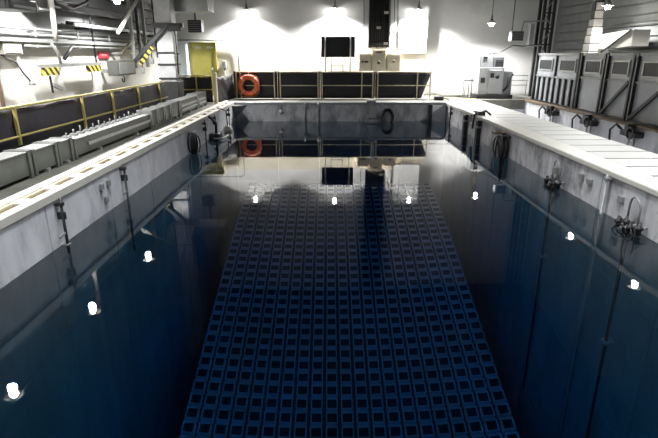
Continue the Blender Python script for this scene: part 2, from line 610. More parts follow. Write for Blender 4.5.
for x, y, z, lb, w in lamp_list:
    make_lamp(x, y, z, lb)
    if y > 22:
        lamp_light(x, y, z, w, 152, 0.55)
    else:
        lamp_light(x, y, z, w)

# added ceiling lamps, out of view, to light the water and racks
for k, (x, y) in enumerate(((-1.6, 1.0), (2.4, 1.0), (-1.6, 4.5), (2.4, 4.5), (-1.6, 8.0), (2.4, 8.0))):
    t = thing('added_ceiling_light', f'added unseen round ceiling light, {"left" if k % 2 == 0 else "right"} row, {("nearest the front wall", "second from front", "third from front")[k // 2]}', 'ceiling light', (x, y, CEIL - 0.55), 'added unseen lights over the pool')
    MB().lathe([(0.10, 0.549), (0.16, 0.40), (0.62, 0.06), (0.62, 0.0), (0.58, 0.0), (0.58, 0.03), (0.1, 0.3)], (x, y, CEIL - 0.551), 24).build('reflector', M_DARK, t)
    d = bpy.data.lights.new('added_fill_light', 'AREA')
    d.shape = 'DISK'
    d.size = 1.1
    d.energy = ADDED_BAY_W
    d.spread = R(95)
    d.color = (0.95, 0.98, 1.0)
    o = bpy.data.objects.new('added_fill_light', d)
    COL.objects.link(o)
    o.location = (x, y, CEIL - 0.56)

# ------------------------------------------------------------------ fences


def fence(name, label, pts, posts, h, m_rail, m_sheet, normal, seed, zb=0.0, sag=0.03, sheet_top=None, ext=(0, 0, 0)):
    """pts: rail polyline at floor level; posts: list of points"""
    t = thing(name, label, 'fence', (pts[0][0], pts[0][1], zb))
    up = lambda p, z: (p[0], p[1], zb + z)
    MB().tube([up(p, h) for p in pts], 0.024, 8).build('top_rail', m_rail, t)
    MB().tube([up(p, h * 0.5) for p in pts], 0.020, 8).build('middle_rail', m_rail, t)
    for p in posts:
        q = MB()
        q.beam(up(p, 0), up(p, h + 0.01), 0.045, 0.045)
        q.box(p[0] - 0.06, p[0] + 0.06, p[1] - 0.06, p[1] + 0.06, zb, zb + 0.012)
        q.build('post', m_rail, t)
    nn = Vector(normal)
    st = h * 0.97 if sheet_top is None else sheet_top
    for k in range(len(pts) - 1):
        a, b = Vector((*pts[k], zb)), Vector((*pts[k + 1], zb))
        L = (b - a).length
        ux = (b - a).normalized()
        ext_a, ext_b, taper = (-ux * ext[0], ux * ext[1], ux * ext[2])
        o = -nn * 0.05
        MB().sheet(a + o + ext_a + Vector((0, 0, 0.02)), b + o + ext_b - taper + Vector((0, 0, 0.02)), b + o + ext_b + Vector((0, 0, st)), a + o + ext_a + Vector((0, 0, st)), max(6, int(L * 5)), 7, nn, 0.018, seed + k, sag=sag).build('sheet', m_sheet, t)
    return t


LP = [2.6, 4.3, 6.2, 8.08, 10.36, 11.85, 13.5, 15.2]
fence('left_fence'.replace('left_', 'railing_'), 'yellow railing with dark purple sheeting along the grey trunking', [(-5.0, y) for y in LP] + [(-5.0, 15.9)], [(-5.0, y) for y in LP], 0.93, M_YELLOW, M_PURPLE, (1, 0, 0), 3)
fence('railing_fence', 'short yellow railing with dark sheeting in front of the olive door', [(-5.85, 18.9), (-4.86, 18.95), (-4.31, 19.0)], [(-5.42, 18.92), (-4.86, 18.95)], 0.97, M_YELLOW, M_BLACK, (0, -1, 0), 21)
tp = thing('corner_post', 'stout pale yellow corner post between short railing and lifebuoy', 'post', (-4.17, 18.95, 0))
MB().box(-4.23, -4.11, 18.90, 19.02, 0, 1.08, 0.012).build('shaft', M_CREAM, tp)
MB().box(-4.29, -4.05, 18.84, 19.08, 0, 0.03).build('foot_plate', M_CREAM, tp)
t = thing('hanging_sheet', 'slack black plastic sheet between corner post and far railing', 'sheet', (-4.0, 20.0, 0))
MB().sheet((-4.15, 19.1, 0.02), (-3.78, 20.75, 0.02), (-3.85, 20.75, 0.98), (-4.15, 19.1, 0.95), 12, 8, (0.97, -0.2, 0), 0.06, 5, sag=0.12).build('cloth', M_BLACK, t)

FB = [[-3.72, -3.55, -2.2], [-1.96, -0.44], [-0.28, 1.32, 1.76], [1.96, 3.55, 4.07]]
FL = ['pale yellow railing section with black sheet behind the orange lifebuoy', 'pale yellow railing section with black sheet second from the lifebuoy',
      'pale yellow railing section with black sheet below the black board', 'pale yellow railing section with black sheet next to the white machine']
for k, xs in enumerate(FB):
    fence('railing_fence', FL[k], [(x, 20.8) for x in (xs[0], xs[-1])], [(x, 20.8) for x in xs], 1.05, M_CREAM, M_BLACK, (0, -1, 0), 40 + k * 3, sheet_top=1.07, ext=[(0.12, 0.12, 0), (0.11, 0.08, 0), (0.07, 0.10, 0), (0.09, 0.05, 0.38)][k])['group'] = 'railing sections on the far deck'
# lifebuoy
lb = thing('lifebuoy', 'orange lifebuoy ring hung on the far railing', 'lifebuoy', (-3.2, 20.62, 0.09))
MB().ring((-3.2, 20.62, 0.53), 0.325, 0.105, 'Y', 36, 14).build('ring', M_ORANGE, lb)
for a in (45, 135, 225, 315):
    c = Vector((-3.2 + 0.325 * math.cos(R(a)), 20.62, 0.53 + 0.325 * math.sin(R(a))))
    dd = Vector((-math.sin(R(a)), 0, math.cos(R(a))))
    MB().tube([c - dd * 0.035, c + dd * 0.035], 0.109, 14).build('band', mat('pale_orange_band', (0.82, 0.34, 0.20), 0.5), lb)
MB().tube([(-3.2 + (0.455 + 0.03 * math.cos(4 * a + math.pi)) * math.cos(a), 20.53, 0.53 + (0.455 + 0.03 * math.cos(4 * a + math.pi)) * math.sin(a)) for a in [k * math.tau / 48 for k in range(48)]], 0.011, 6, closed=True).build('grab_rope', mat('buoy_rope', (0.6, 0.25, 0.15), 0.8), lb)
MB().tube([(-3.2, 20.62, 0.95), (-3.2, 20.72, 1.07), (-3.2, 20.84, 1.07)], 0.012, 6).build('hanger', M_CREAM, lb)

# ------------------------------------------------------------------ back wall fittings
t = thing('notice_board', 'black board on white poles behind the far railing', 'board', (0.36, 21.3, 0))
MB().box(-0.32, 1.05, 21.31, 21.37, 1.61, 2.40, 0.01).build('panel', M_SCREEN, t)
for x in (-0.15, 0.86):
    MB().tube([(x, 21.27, 0), (x, 21.27, 2.36)], 0.028, 8).build('pole', M_WHITE, t)
for x in (0.09, 0.57):
    MB().beam((x, 21.3, 0.9), (x, 21.34, 1.64), 0.03, 0.03).build('strut', M_DARK, t)
MB().beam((0.09, 21.31, 1.27), (0.57, 21.31, 1.27), 0.03, 0.03).build('crossbar', M_DARK, t)
MB().beam((-0.15, 21.3, 0.92), (0.86, 21.3, 0.92), 0.03, 0.03).build('crossbar', M_WHITE, t)

for nm, lbl, x0, x1, z0, z1, kind in (
        ('wall_box', 'cream switch box under the black cable duct, beside the black board', 1.25, 1.78, 1.06, 1.77, 0),
        ('wall_box', 'taller cream control box centred under the black cable duct', 1.80, 2.42, 1.02, 1.93, 1),
        ('wall_box', 'cream box right of the cable duct foot, below the white wall panel', 2.45, 3.04, 1.04, 1.74, 2)):
    t = thing(nm, lbl, 'box', ((x0 + x1) / 2, 22.4, z0), 'cream boxes on the back wall')
    MB().box(x0, x1, 22.2, 22.6, z0, z1, 0.012).build('body', M_CREAMBOX, t)
    MB().box(x0 + 0.04, x1 - 0.04, 22.18, 22.21, z0 + 0.04, z1 - 0.04, 0.008).build('door', M_CREAMBOX, t)
    xc, zc = (x0 + x1) / 2, (z0 + z1) / 2
    if kind == 0:
        for dx in (-0.09, 0.02, 0.1):
            MB().lathe([(0.045, -0.03), (0.045, 0.0), (0.02, 0.005)], (xc + dx, 22.185, zc), 10, 'Y').build('switch', M_DARK, t)
    elif kind == 1:
        MB().lathe([(0.03, -0.05), (0.075, -0.04), (0.075, 0.0)], (xc, 22.185, zc - 0.08), 14, 'Y').build('dial', M_RUB, t)
        MB().box(xc - 0.12, xc + 0.12, 22.17, 22.19, z1 - 0.16, z1 - 0.10).build('plate', M_BROWN, t)
    else:
        MB().lathe([(0.03, -0.04), (0.06, -0.03), (0.06, 0.0)], (xc, 22.185, zc + 0.05), 12, 'Y').build('dial', M_BROWN, t)
    MB().tube([(xc, 22.4, z0), (xc, 22.4, 0)], 0.025, 6).build('conduit', M_STEEL, t)

# vertical cable duct
t = thing('cable_duct', 'tall black cable duct rising from the control boxes to the ceiling', 'duct', (2.1, 22.4, 1.94))
q = MB()
q.box(1.70, 2.50, 22.38, 22.55, 2.0, CEIL)
q.build('back_plate', M_DARK, t)
for x in (1.66, 2.50):
    MB().box(x, x + 0.05, 22.25, 22.56, 1.97, CEIL).build('side_rail', M_STEEL if x > 2 else M_DARK, t)
for k in range(9):
    x = 1.76 + k * 0.085
    j = 0.02 * math.sin(k * 2.1)
    MB().tube([(x + j, 22.33, 1.95), (x - j, 22.34, 3.1), (x + j, 22.33, 4.6), (x, 22.34, CEIL)], 0.030 if k % 3 else 0.038, 6).build('cable', M_RUB, t)
for z in (2.15, 2.95, 3.4, 4.3, 5.3, 6.3, 7.3):
    MB().box(1.70, 2.50, 22.27, 22.29, z, z + 0.05).build('rung', M_DARK, t)
for x, z in ((2.28, 3.30), (2.30, 2.10), (1.98, 2.72)):
    MB().box(x, x + 0.18, 22.25, 22.27, z, z + 0.10).build('tag_plate', M_WHITE, t)
MB().box(1.78, 2.40, 22.3, 22.5, 1.90, 2.02, 0.01).build('gland_box', M_CREAMBOX, t)
for k, (x, zz) in enumerate(((1.45, 1.9), (2.72, 2.35), (2.86, 2.9))):
    tag(MB().tube([(x, 22.5, zz), (x + 0.02, 22.5, 3.2), (x - 0.03, 22.52, 4.6), (x, 22.55, CEIL)], 0.016, 6).build('hanging_cable', M_DARK),
        ['thin dark cable down the wall left of the black duct', 'thin dark cable close right of the black duct', 'thin dark cable over the edge of the white wall panel'][k], 'cable')
t = thing('floodlight', 'small white floodlight on a bracket beside the black cable duct', 'light', (2.9, 22.5, 2.6))
MB().box(2.72, 2.95, 22.33, 22.45, 2.62, 2.80, 0.02).build('housing', M_WHITE, t)
MB().beam((2.84, 22.45, 2.7), (2.84, 22.6, 2.7), 0.05, 0.05).build('bracket', M_STEEL, t)

t = thing('wall_panel', 'large blank white panel on the back wall under a lamp', 'panel', (3.55, 22.5, 1.77))
MB().box(2.95, 4.15, 22.55, 22.6, 1.77, 3.20, 0.008).build('board', M_WALLW, t)
MB().box(2.93, 4.17, 22.54, 22.6, 1.735, 1.775).build('ledge', M_STEEL, t)

# bent white conduit
t = tag(MB().tube([(-3.87, 22.45, 0), (-3.87, 22.45, 2.10), (-3.90, 22.45, 2.22), (-4.0, 22.45, 2.28), (-5.3, 22.45, 2.29), (-6.7, 22.45, 2.29)], 0.03, 8).build('wall_conduit', M_STEEL),
        'bent grey conduit pipe round the olive door on back wall', 'pipe')
t = thing('wall_bracket', 'small grey socket box with a stalk between door and lifebuoy', 'socket', (-4.5, 22.5, 0.8))
MB().box(-4.58, -4.42, 22.42, 22.6, 1.15, 1.45, 0.02).build('housing', M_STEEL, t)
MB().tube([(-4.5, 22.5, 1.15), (-4.48, 22.5, 0.4)], 0.03, 8).build('stalk', M_STEEL, t)
# olive door
dr = struct('door_1', MB().box(-5.86, -4.90, 22.53, 22.6, 0.0, 2.12, 0.01), M_OLIVE)
fr = MB()
fr.box(-5.94, -5.86, 22.5, 22.6, 0, 2.2)
fr.box(-4.90, -4.82, 22.5, 22.6, 0, 2.2)
fr.box(-5.86, -4.90, 22.5, 22.6, 2.12, 2.2)
fr.build('door_frame', mat('olive_dark', (0.30, 0.27, 0.06), 0.5), dr)
for x in (-5.72, -5.22):
    MB().box(x, x + 0.26, 22.515, 22.535, 1.95, 2.03).build('label_plate', M_WHITE, dr)
MB().tube([(-5.02, 22.49, 1.0), (-5.02, 22.49, 1.16)], 0.02, 6).build('door_handle', M_STEEL, dr)
t = thing('wall_cabinet', 'narrow pale blue cabinet between the banded column and olive door', 'cabinet', (-6.2, 22.3, 0))
MB().box(-6.55, -6.0, 22.2, 22.58, 0, 2.15, 0.015).build('body', mat('pale_blue', (0.55, 0.63, 0.68), 0.4), t)
MB().box(-6.52, -6.03, 22.17, 22.21, 0.05, 2.1, 0.01).build('door', mat('pale_blue', (0.55, 0.63, 0.68)), t)

# machine on the far right deck
M_MACH = mat('machine_white', (0.40, 0.41, 0.42), 0.4, var=0.06, scale=4)
M_MACHG = mat('machine_grey', (0.18, 0.19, 0.20), 0.45, var=0.1, scale=4)
t = thing('filter_machine', 'white machine cabinet on a dark plinth on the far deck', 'machine', (6.6, 21.2, 0))
MB().box(5.98, 7.45, 20.85, 21.75, 0, 0.16, 0.01).build('plinth', M_DARK, t)
MB().box(6.05, 7.05, 20.95, 21.7, 0.16, 1.22, 0.02).build('body', M_MACH, t)
MB().box(6.05, 6.60, 21.0, 21.65, 1.22, 1.69, 0.03).build('tower', M_MACH, t)
MB().box(6.62, 7.02, 21.0, 21.65, 1.22, 1.62, 0.02).build('grey_head', M_MACHG, t)
for z in (1.30, 1.38, 1.46):
    MB().box(6.68, 6.96, 20.98, 21.02, z, z + 0.03).build('louvre', M_DARK, t)
MB().box(6.42, 6.96, 20.86, 20.97, 0.2, 1.12, 0.02).build('front_panel', M_MACH, t)
MB().lathe([(0.05, -0.06), (0.08, -0.04), (0.08, 0.0)], (6.76, 20.87, 0.86), 14, 'Y').build('dial', M_DARK, t)
MB().box(6.48, 6.62, 20.84, 20.87, 0.82, 1.0).build('display', M_SCREEN, t)
MB().box(6.13, 6.30, 20.93, 20.96, 0.62, 0.82).build('plate', M_DARK, t)
MB().box(7.05, 7.42, 21.0, 21.7, 0.16, 1.05, 0.02).build('side_unit', M_MACHG, t)
MB().tube([(7.1, 20.98, 0.3), (7.25, 20.9, 0.5), (7.3, 20.92, 0.85), (7.42, 20.95, 0.95)], 0.04, 8).build('hose', M_RUB, t)
MB().box(6.18, 6.34, 20.98, 21.01, 1.56, 1.63).build('plate', M_DARK, t)
MB().tube([(6.5, 21.3, 1.69), (6.5, 21.3, 1.78)], 0.04, 8).build('cap', M_DARK, t)
t = thing('pipe_stand', 'pale pipe stand with valves left of the white machine', 'pipe stand', (5.75, 21.3, 0))
for x in (5.62, 5.76, 5.88):
    MB().tube([(x, 21.3, 0), (x, 21.3, 0.75 + 0.1 * (x > 5.7))], 0.025, 8).build('pipe', M_STEEL, t)
MB().beam((5.55, 21.3, 0.7), (5.95, 21.3, 0.7), 0.05, 0.06).build('header', M_MACHG, t)
MB().box(5.55, 5.95, 21.2, 21.4, 0, 0.03).build('foot', M_MACHG, t)
t = thing('handrail', 'thin grey handrail along the back wall beside the machine', 'handrail', (5.0, 22.4, 0))
for z in (0.55, 0.78):
    MB().tube([(4.35, 22.45, z), (5.9, 22.45, z)], 0.018, 6).build('rail', M_STEEL, t)
for x in (4.4, 5.85):
    MB().tube([(x, 22.45, 0), (x, 22.45, 0.8)], 0.018, 6).build('post', M_STEEL, t)
t = thing('handrail', 'thin grey handrail right of the machine by the louvred box', 'handrail', (8.0, 22.4, 0))
for z in (0.45, 0.65, 0.85):
    MB().tube([(7.6, 22.4, z), (8.6, 22.4, z)], 0.018, 6).build('rail', M_STEEL, t)
for x in (7.65, 8.55):
    MB().tube([(x, 22.4, 0), (x, 22.4, 0.88)], 0.018, 6).build('post', M_STEEL, t)
struct('trim_5', MB().box(4.45, 5.95, 20.6, 20.85, -0.058, 0.01), M_YELLOW)
t = thing('junction_box', 'small black junction box on the coping at the far right pool corner', 'box', (4.35, 20.2, 0))
MB().box(4.15, 4.5, 20.1, 20.35, 0.0, 0.14, 0.015).build('body', M_RUB, t)
MB().tube([(4.5, 20.2, 0.07), (4.65, 20.2, 0.06), (4.75, 20.1, -0.03)], 0.02, 6).build('cable', M_RUB, t)

# louvred box and its pipes
t = thing('louvre_box', 'grey louvred box on pipes over the machine, by the lattice column', 'box', (7.28, 20.6, 2.2))
MB().box(7.03, 7.50, 20.5, 20.8, 2.21, 2.57, 0.01).build('body', M_MACHG, t)
for k in range(5):
    MB().box(7.06, 7.47, 20.46, 20.5, 2.24 + 0.065 * k, 2.27 + 0.065 * k).build('slat', M_DARK, t)
MB().tube([(7.1, 20.7, 2.57), (7.1, 20.7, CEIL)], 0.02, 6).build('hanger', M_DARK, t)
MB().tube([(7.45, 20.65, 2.57), (7.5, 20.65, 2.9), (8.4, 20.65, 2.95)], 0.03, 8).build('pipe', M_STEEL, t)
MB().tube([(6.3, 20.9, 1.72), (6.7, 20.7, 1.78), (7.2, 20.7, 2.05), (7.6, 20.7, 2.02), (8.3, 20.8, 2.1)], 0.022, 6).build('pipe', M_DARK, t)
# lattice column
t = thing('lattice_column', 'dark steel lattice column beside the grey ribbed wall', 'column', (8.85, 21.9, 0))
for x in (8.65, 9.05):
    for y in (21.7, 22.15):
        MB().box(x - 0.05, x + 0.05, y - 0.05, y + 0.05, 0, CEIL).build('leg', M_DARK, t)
for k in range(13):
    z = 0.3 + k * 0.6
    s = 1 if k % 2 else -1
    MB().beam((8.85 - 0.2 * s, 21.68, z), (8.85 + 0.2 * s, 21.68, z + 0.6), 0.05, 0.03).build('lacing', M_STEEL, t)
    MB().beam((8.65, 21.68, z), (9.05, 21.68, z), 0.05, 0.05).build('strap', M_DARK, t)
MB().box(8.15, 8.65, 21.6, 22.0, 2.02, 2.10).build('shelf', M_STEEL, t)
MB().box(8.15, 8.3, 21.6, 21.9, 2.10, 2.9).build('riser', M_STEEL, t)

# ------------------------------------------------------------------ framed screen along the right deck
XS = 8.0


def bay(y0, y1, label, style):
    t = thing('screen_bay', label, 'screen', (XS + 0.1, (y0 + y1) / 2, 0), 'steel screen bays on the right deck')
    MB().box(XS + 0.06, XS + 0.10, y0 + 0.03, y1 - 0.03, 0.06, 1.72).build('sheet', M_PANEL, t)
    for y in (y0 + 0.05, y1 - 0.05):
        MB().box(XS - 0.02, XS + 0.16, y - 0.045, y + 0.045, 0.0, 1.76, 0.006).build('upright', M_DARK, t)
    MB().box(XS, XS + 0.14, y0 + 0.1, y1 - 0.1, 1.68, 1.76).build('top_bar', M_STEEL, t)
    MB().box(XS, XS + 0.14, y0 + 0.1, y1 - 0.1, 0.0, 0.07).build('bottom_bar', M_DARK, t)

    def window(a, b):
        w = MB().box(XS + 0.035, XS + 0.065, a, b, 1.20, 1.52).build('window', M_WIN, t)
        f = MB()
        f.box(XS + 0.02, XS + 0.065, a - 0.05, a, 1.15, 1.57)
        f.box(XS + 0.02, XS + 0.065, b, b + 0.05, 1.15, 1.57)
        f.box(XS + 0.02, XS + 0.065, a, b, 1.52, 1.57)
        f.box(XS + 0.02, XS + 0.065, a, b, 1.15, 1.20)
        f.build('window_frame', M_LID, w)
    if style == 'slat':
        yc = (y0 + y1) / 2
        MB().box(XS, XS + 0.14, yc - 0.035, yc + 0.035, 0.07, 1.68).build('mullion', M_DARK, t)
        MB().box(XS + 0.01, XS + 0.08, y0 + 0.1, y1 - 0.1, 0.92, 0.98).build('rail', M_STEEL, t)
        for k in range(1, 8):
            if k != 4:
                y = y0 + (y1 - y0) * k / 8
                MB().box(XS, XS + 0.07, y - 0.045, y + 0.045, 0.07, 0.93).build('rib', M_DARK, t)
        window(y0 + 0.35, yc - 0.35)
        window(yc + 0.35, y1 - 0.35)
    else:
        window(y0 + 0.32, y1 - 0.32)
        MB().box(XS + 0.01, XS + 0.08, y0 + 0.1, y1 - 0.1, 1.0, 1.05).build('rail', M_STEEL, t)
        if style == 'brace':
            MB().beam((XS, y1 - 0.12, 0.1), (XS, y0 + 0.12, 1.02), 0.05, 0.09).build('brace', M_DARK, t)
    return t


bay(16.72, 20.25, 'longest dark framed screen bay with ribs and two dark windows', 'slat')
bay(15.15, 16.66, 'plain screen bay with one window, between ribbed and braced bays', 'plain')
bay(13.7, 15.09, 'first braced screen bay next to the plain bay, dark diagonal strut', 'brace')
bay(12.1, 13.64, 'second braced screen bay, with one wide dark window', 'brace')
bay(10.4, 12.04, 'braced screen bay cut by the right picture edge', 'brace')
bay(8.7, 10.34, 'braced screen bay beyond the right picture edge, nearest the viewer', 'brace')

# flexible white stack and white hood above the screen
t = thing('duct_stack', 'white stepped stack of duct rings rising behind the screen', 'duct', (8.95, 17.8, 0))
for k in range(8):
    z = 1.3 + k * 0.26
    r = 0.30 - 0.022 * k
    MB().box(8.95 - r * 0.8, 8.95 + r * 0.8, 18.0 - r, 18.0 + r * 0.9, z, z + 0.235, 0.02).build('duct_ring', M_WHITE, t)
MB().box(8.8, 9.1, 17.9, 18.1, 0, 3.4).build('core', M_DARK, t)
t = thing('white_hood', 'white sloping hood with dark strut behind the braced screen bays', 'hood', (9.1, 16.4, 1.7))
q = MB()
q.beam((9.1, 17.3, 2.1), (9.1, 15.5, 2.18), 0.5, 0.46)
q.build('hood_box', M_WHITE, t)
MB().beam((8.82, 17.1, 1.78), (8.82, 15.6, 2.4), 0.04, 0.04).build('strut', M_DARK, t)
MB().box(9.35, WRX - 0.07, 15.9, 16.9, 1.95, 2.05).build('bracket', M_DARK, t)
for z, lbl in ((2.62, 'upper pale conduit along the right wall above the white hood'), (1.82, 'lower pale conduit along the right wall behind the screen')):
    tag(MB().tube([(9.67, 2.0, z), (9.67, 18.2, z)], 0.045, 8).build('wall_conduit', M_LID), lbl, 'pipe')

# ------------------------------------------------------------------ left deck: trunking
SEG = [(2.5, 7.18, 0.38), (7.26, 7.92, 0.37), (7.98, 8.42, 0.37), (8.5, 12.3, 0.33), (12.4, 12.85, 0.40), (12.95, 13.4, 0.40), (13.5, 13.95, 0.40), (14.05, 14.8, 0.42), (14.9, 16.85, 0.42), (16.95, 18.1, 0.46)]
SL = ['long grey steel trunking section with pale lid nearest the viewer', 'short grey trunking section between the first two flange bands', 'short grey trunking section just before the striped long one',
      'long grey trunking section with pale strip and row of clamps', 'first of three small grey trunking boxes in the middle of the run', 'second of three small grey trunking boxes in the middle of the run',
      'third of three small grey trunking boxes in the middle of the run', 'grey trunking section after the three small boxes', 'grey trunking section with two pale strips by the column', 'last grey trunking section by the corner post']
for k, (y0, y1, h) in enumerate(SEG):
    t = thing('trunking_section', SL[k], 'trunking', (-4.5, (y0 + y1) / 2, 0), 'grey trunking sections on the left deck')
    MB().box(-4.66, -4.36, y0, y1, 0.05, h, 0.006).build('body', M_GREEN, t)
    MB().box(-4.675, -4.345, y0 + 0.01, y1 - 0.01, h, h + 0.018, 0.004).build('lid', M_LID if k in (0, 1, 2, 3, 8) else M_GREEN, t)
    for y in ((y0 + 0.02, y1 - 0.02) if k else (y1 - 0.02,)):
        f = MB().box(-4.69, -4.335, y - 0.035, y + 0.035, 0.0, h + 0.03).build('flange', M_STEEL if k > 3 else M_GREEN, t)
    ny = max(1, int((y1 - y0) / 1.6))
    for j in range(ny):
        y = y0 + (y1 - y0) * (j + 0.5) / ny
        MB().box(-4.62, -4.32, y - 0.04, y + 0.04, 0.0, 0.055).build('foot', M_LID, t)
    if k in (3, 8, 9):
        for z in ((0.20,) if k == 3 else (0.16, 0.27)):
            MB().box(-4.36, -4.325, y0 + (0.5 if k == 3 else 0.1), y1 - 0.08, z - 0.03, z + 0.03, 0.004).build('strip', M_LID, t)
    if k == 3:
        for j in range(14):
            y = 8.7 + j * 0.26
            q = MB()
            q.box(-4.62, -4.50, y - 0.05, y + 0.05, h + 0.018, h + 0.05)
            q.tube([(-4.56, y, h + 0.04), (-4.56, y, h + 0.10 + 0.03 * (j % 3))], 0.014, 6)
            q.build('clamp', M_LID if j % 2 else M_STEEL, t)
t = thing('folded_sheet', 'crumpled black sheet lying behind the near trunking section', 'sheet', (-4.82, 7.0, 0))
MB().sheet((-4.95, 5.5, 0.20), (-4.95, 9.0, 0.20), (-4.70, 9.0, 0.40), (-4.70, 5.5, 0.40), 20, 5, (0.6, 0, 0.8), 0.05, 9).build('cloth', M_BLACK, t)

# ------------------------------------------------------------------ left wall: column, ducts, hoist, conduits
t = thing('steel_column', 'grey square steel column with dark bands behind the left railing', 'column', (-5.2, 16.9, 0))
MB().box(-5.45, -4.92, 16.75, 17.25, 0, CEIL, 0.02).build('shaft', mat('column_grey', (0.52, 0.53, 0.54), 0.4, var=0.1, scale=3, stain=(0.38, 0.39, 0.40), stain_scale=2), t)
for z in (0.95, 1.38, 1.74, 2.6, 3.4):
    MB().box(-5.48, -4.89, 16.72, 17.28, z, z + 0.06, 0.005).build('band', M_DARK, t)
MB().box(-5.5, -4.87, 16.7, 17.3, 0.0, 0.9, 0.02).build('plinth', M_DARK, t)
MB().tube([(-4.86, 16.8, 1.1), (-4.84, 16.78, 1.9), (-4.86, 16.8, 2.6)], 0.02, 6).build('cable', M_RUB, t)

t = thing('ventilation_duct', 'large grey rectangular duct running across near the ceiling by the column', 'duct', (-4.4, 18.2, 3.0))
MB().box(-5.6, -3.95, 17.6, 18.6, 3.07, 3.9, 0.02).build('trunk', M_STEEL, t)
MB().box(-5.62, -3.93, 17.55, 17.62, 3.04, 3.93).build('flange', M_LID, t)
MB().box(-5.3, -4.2, 17.8, 18.4, 3.9, CEIL).build('riser', M_STEEL, t)
t = thing('louvre_box', 'dark louvred box hanging under the grey duct by the column', 'box', (-5.0, 20.0, 2.5))
MB().box(-5.25, -4.75, 19.9, 20.3, 2.5, 2.93, 0.01).build('body', M_DARK, t)
for k in range(5):
    MB().box(-5.22, -4.78, 19.87, 19.9, 2.54 + 0.075 * k, 2.57 + 0.075 * k).build('slat', M_STEEL, t)
MB().tube([(-5.0, 20.1, 2.93), (-5.0, 20.1, CEIL)], 0.03, 6).build('hanger', M_DARK, t)

t = thing('air_unit', 'dark ceiling hung air unit at the top left', 'air unit', (-5.9, 10.1, 2.48))
MB().box(-6.20, -5.60, 9.5, 10.4, 2.49, 2.68, 0.02).build('casing', M_DARK, t)
MB().box(-5.605, -5.585, 9.6, 10.3, 2.53, 2.57).build('outlet', M_STEEL, t)
MB().box(-6.14, -5.66, 9.48, 9.505, 2.52, 2.65).build('end_plate', M_DARK, t)
for y in (9.7, 10.2):
    MB().tube([(-6.0, y, 2.67), (-6.0, y, CEIL)], 0.015, 6).build('hanger', M_DARK, t)
t = thing('air_unit', 'dark box hung just right of the air unit at the top left', 'box', (-6.5, 12.1, 2.6))
MB().box(-6.70, -6.38, 11.85, 12.35, 2.62, 3.05, 0.02).build('casing', M_RUB, t)
MB().box(-6.385, -6.37, 11.9, 12.3, 2.66, 2.70).build('lip', M_STEEL, t)
MB().tube([(-6.54, 12.1, 3.05), (-6.54, 12.1, CEIL)], 0.015, 6).build('hanger', M_DARK, t)

lg = struct('trim_6', MB().box(WLX, WLX + 0.22, WNY, WBY, 1.98, 2.06), M_STEEL)
for z, r, lbl in ((2.26, 0.035, 'upper pale pipe along the left wall'), (2.14, 0.032, 'middle white pipe along the left wall just above the ledge'), (1.90, 0.03, 'lower thin pipe along the left wall under the ledge')):
    t = thing('wall_pipe', lbl, 'pipe', (WLX + 0.14, 10, z))
    MB().tube([(WLX + 0.16, 11.5 if z < 2 else 3, z), (WLX + 0.16, 21.5, z)], r, 8).build('tube', M_LID if r > 0.03 else M_STEEL, t)
    for y in range(12 if z < 2 else 4, 22, 2):
        MB().box(WLX, WLX + 0.2, y - 0.03, y + 0.03, z - r - 0.01, z + r + 0.01).build('clip', M_STEEL, t)
t = thing('cable_tray', 'pale ladder cable tray on the left wall above the pipes', 'cable tray', (WLX + 0.2, 17.5, 2.35))
for x in (WLX + 0.05, WLX + 0.36):
    MB().box(x, x + 0.03, 13.5, 21.0, 2.40, 2.48).build('side_rail', M_LID, t)
for k in range(16):
    MB().box(WLX + 0.05, WLX + 0.36, 13.7 + k * 0.47, 13.76 + k * 0.47, 2.41, 2.44).build('rung', M_LID, t)
MB().tube([(WLX + 0.2, 13.5, 2.48), (WLX + 0.24, 17, 2.49), (WLX + 0.18, 21, 2.48)], 0.04, 8).build('cable', M_RUB, t)
for y in (14.3, 17, 20):
    MB().box(WLX, WLX + 0.4, y - 0.03, y + 0.03, 2.35, 2.40).build('bracket', M_DARK, t)
# upper dark beams
for z, x, lbl in ((3.2, -6.4, 'dark horizontal beam over the left wall pipes, upper'), (2.75, -6.55, 'dark horizontal beam over the left wall pipes, lower')):
    t = thing('steel_beam', lbl, 'beam', (x, 16, z))
    MB().box(x - 0.08, x + 0.08, 12.5, 21.0, z, z + 0.02).build('flange', M_DARK, t)
    MB().box(x - 0.015, x + 0.015, 12.5, 21.0, z + 0.02, z + 0.18).build('web', M_DARK, t)
    MB().box(x - 0.08, x + 0.08, 12.5, 21.0, z + 0.18, z + 0.2).build('flange', M_DARK, t)
    for y in (13.0, 17.0, 20.5):
        MB().box(WLX, x, y - 0.03, y + 0.03, z + 0.06, z + 0.14).build('bracket', M_DARK, t)
for k, (y, x) in enumerate(((16.9, -6.25), (17.5, -6.25), (18.2, -6.3), (19.4, -6.3))):
    tag(MB().beam((x, y, 1.3 + 0.3 * (k % 2)), (x, y, CEIL), 0.09, 0.09).build('steel_post', M_DARK if k % 2 else M_STEEL),
        ['grey hanging steel post over the grey wall box', 'dark hanging steel post behind the jib arm', 'grey hanging steel post beyond the jib', 'dark hanging steel post furthest back beside the column'][k], 'post')

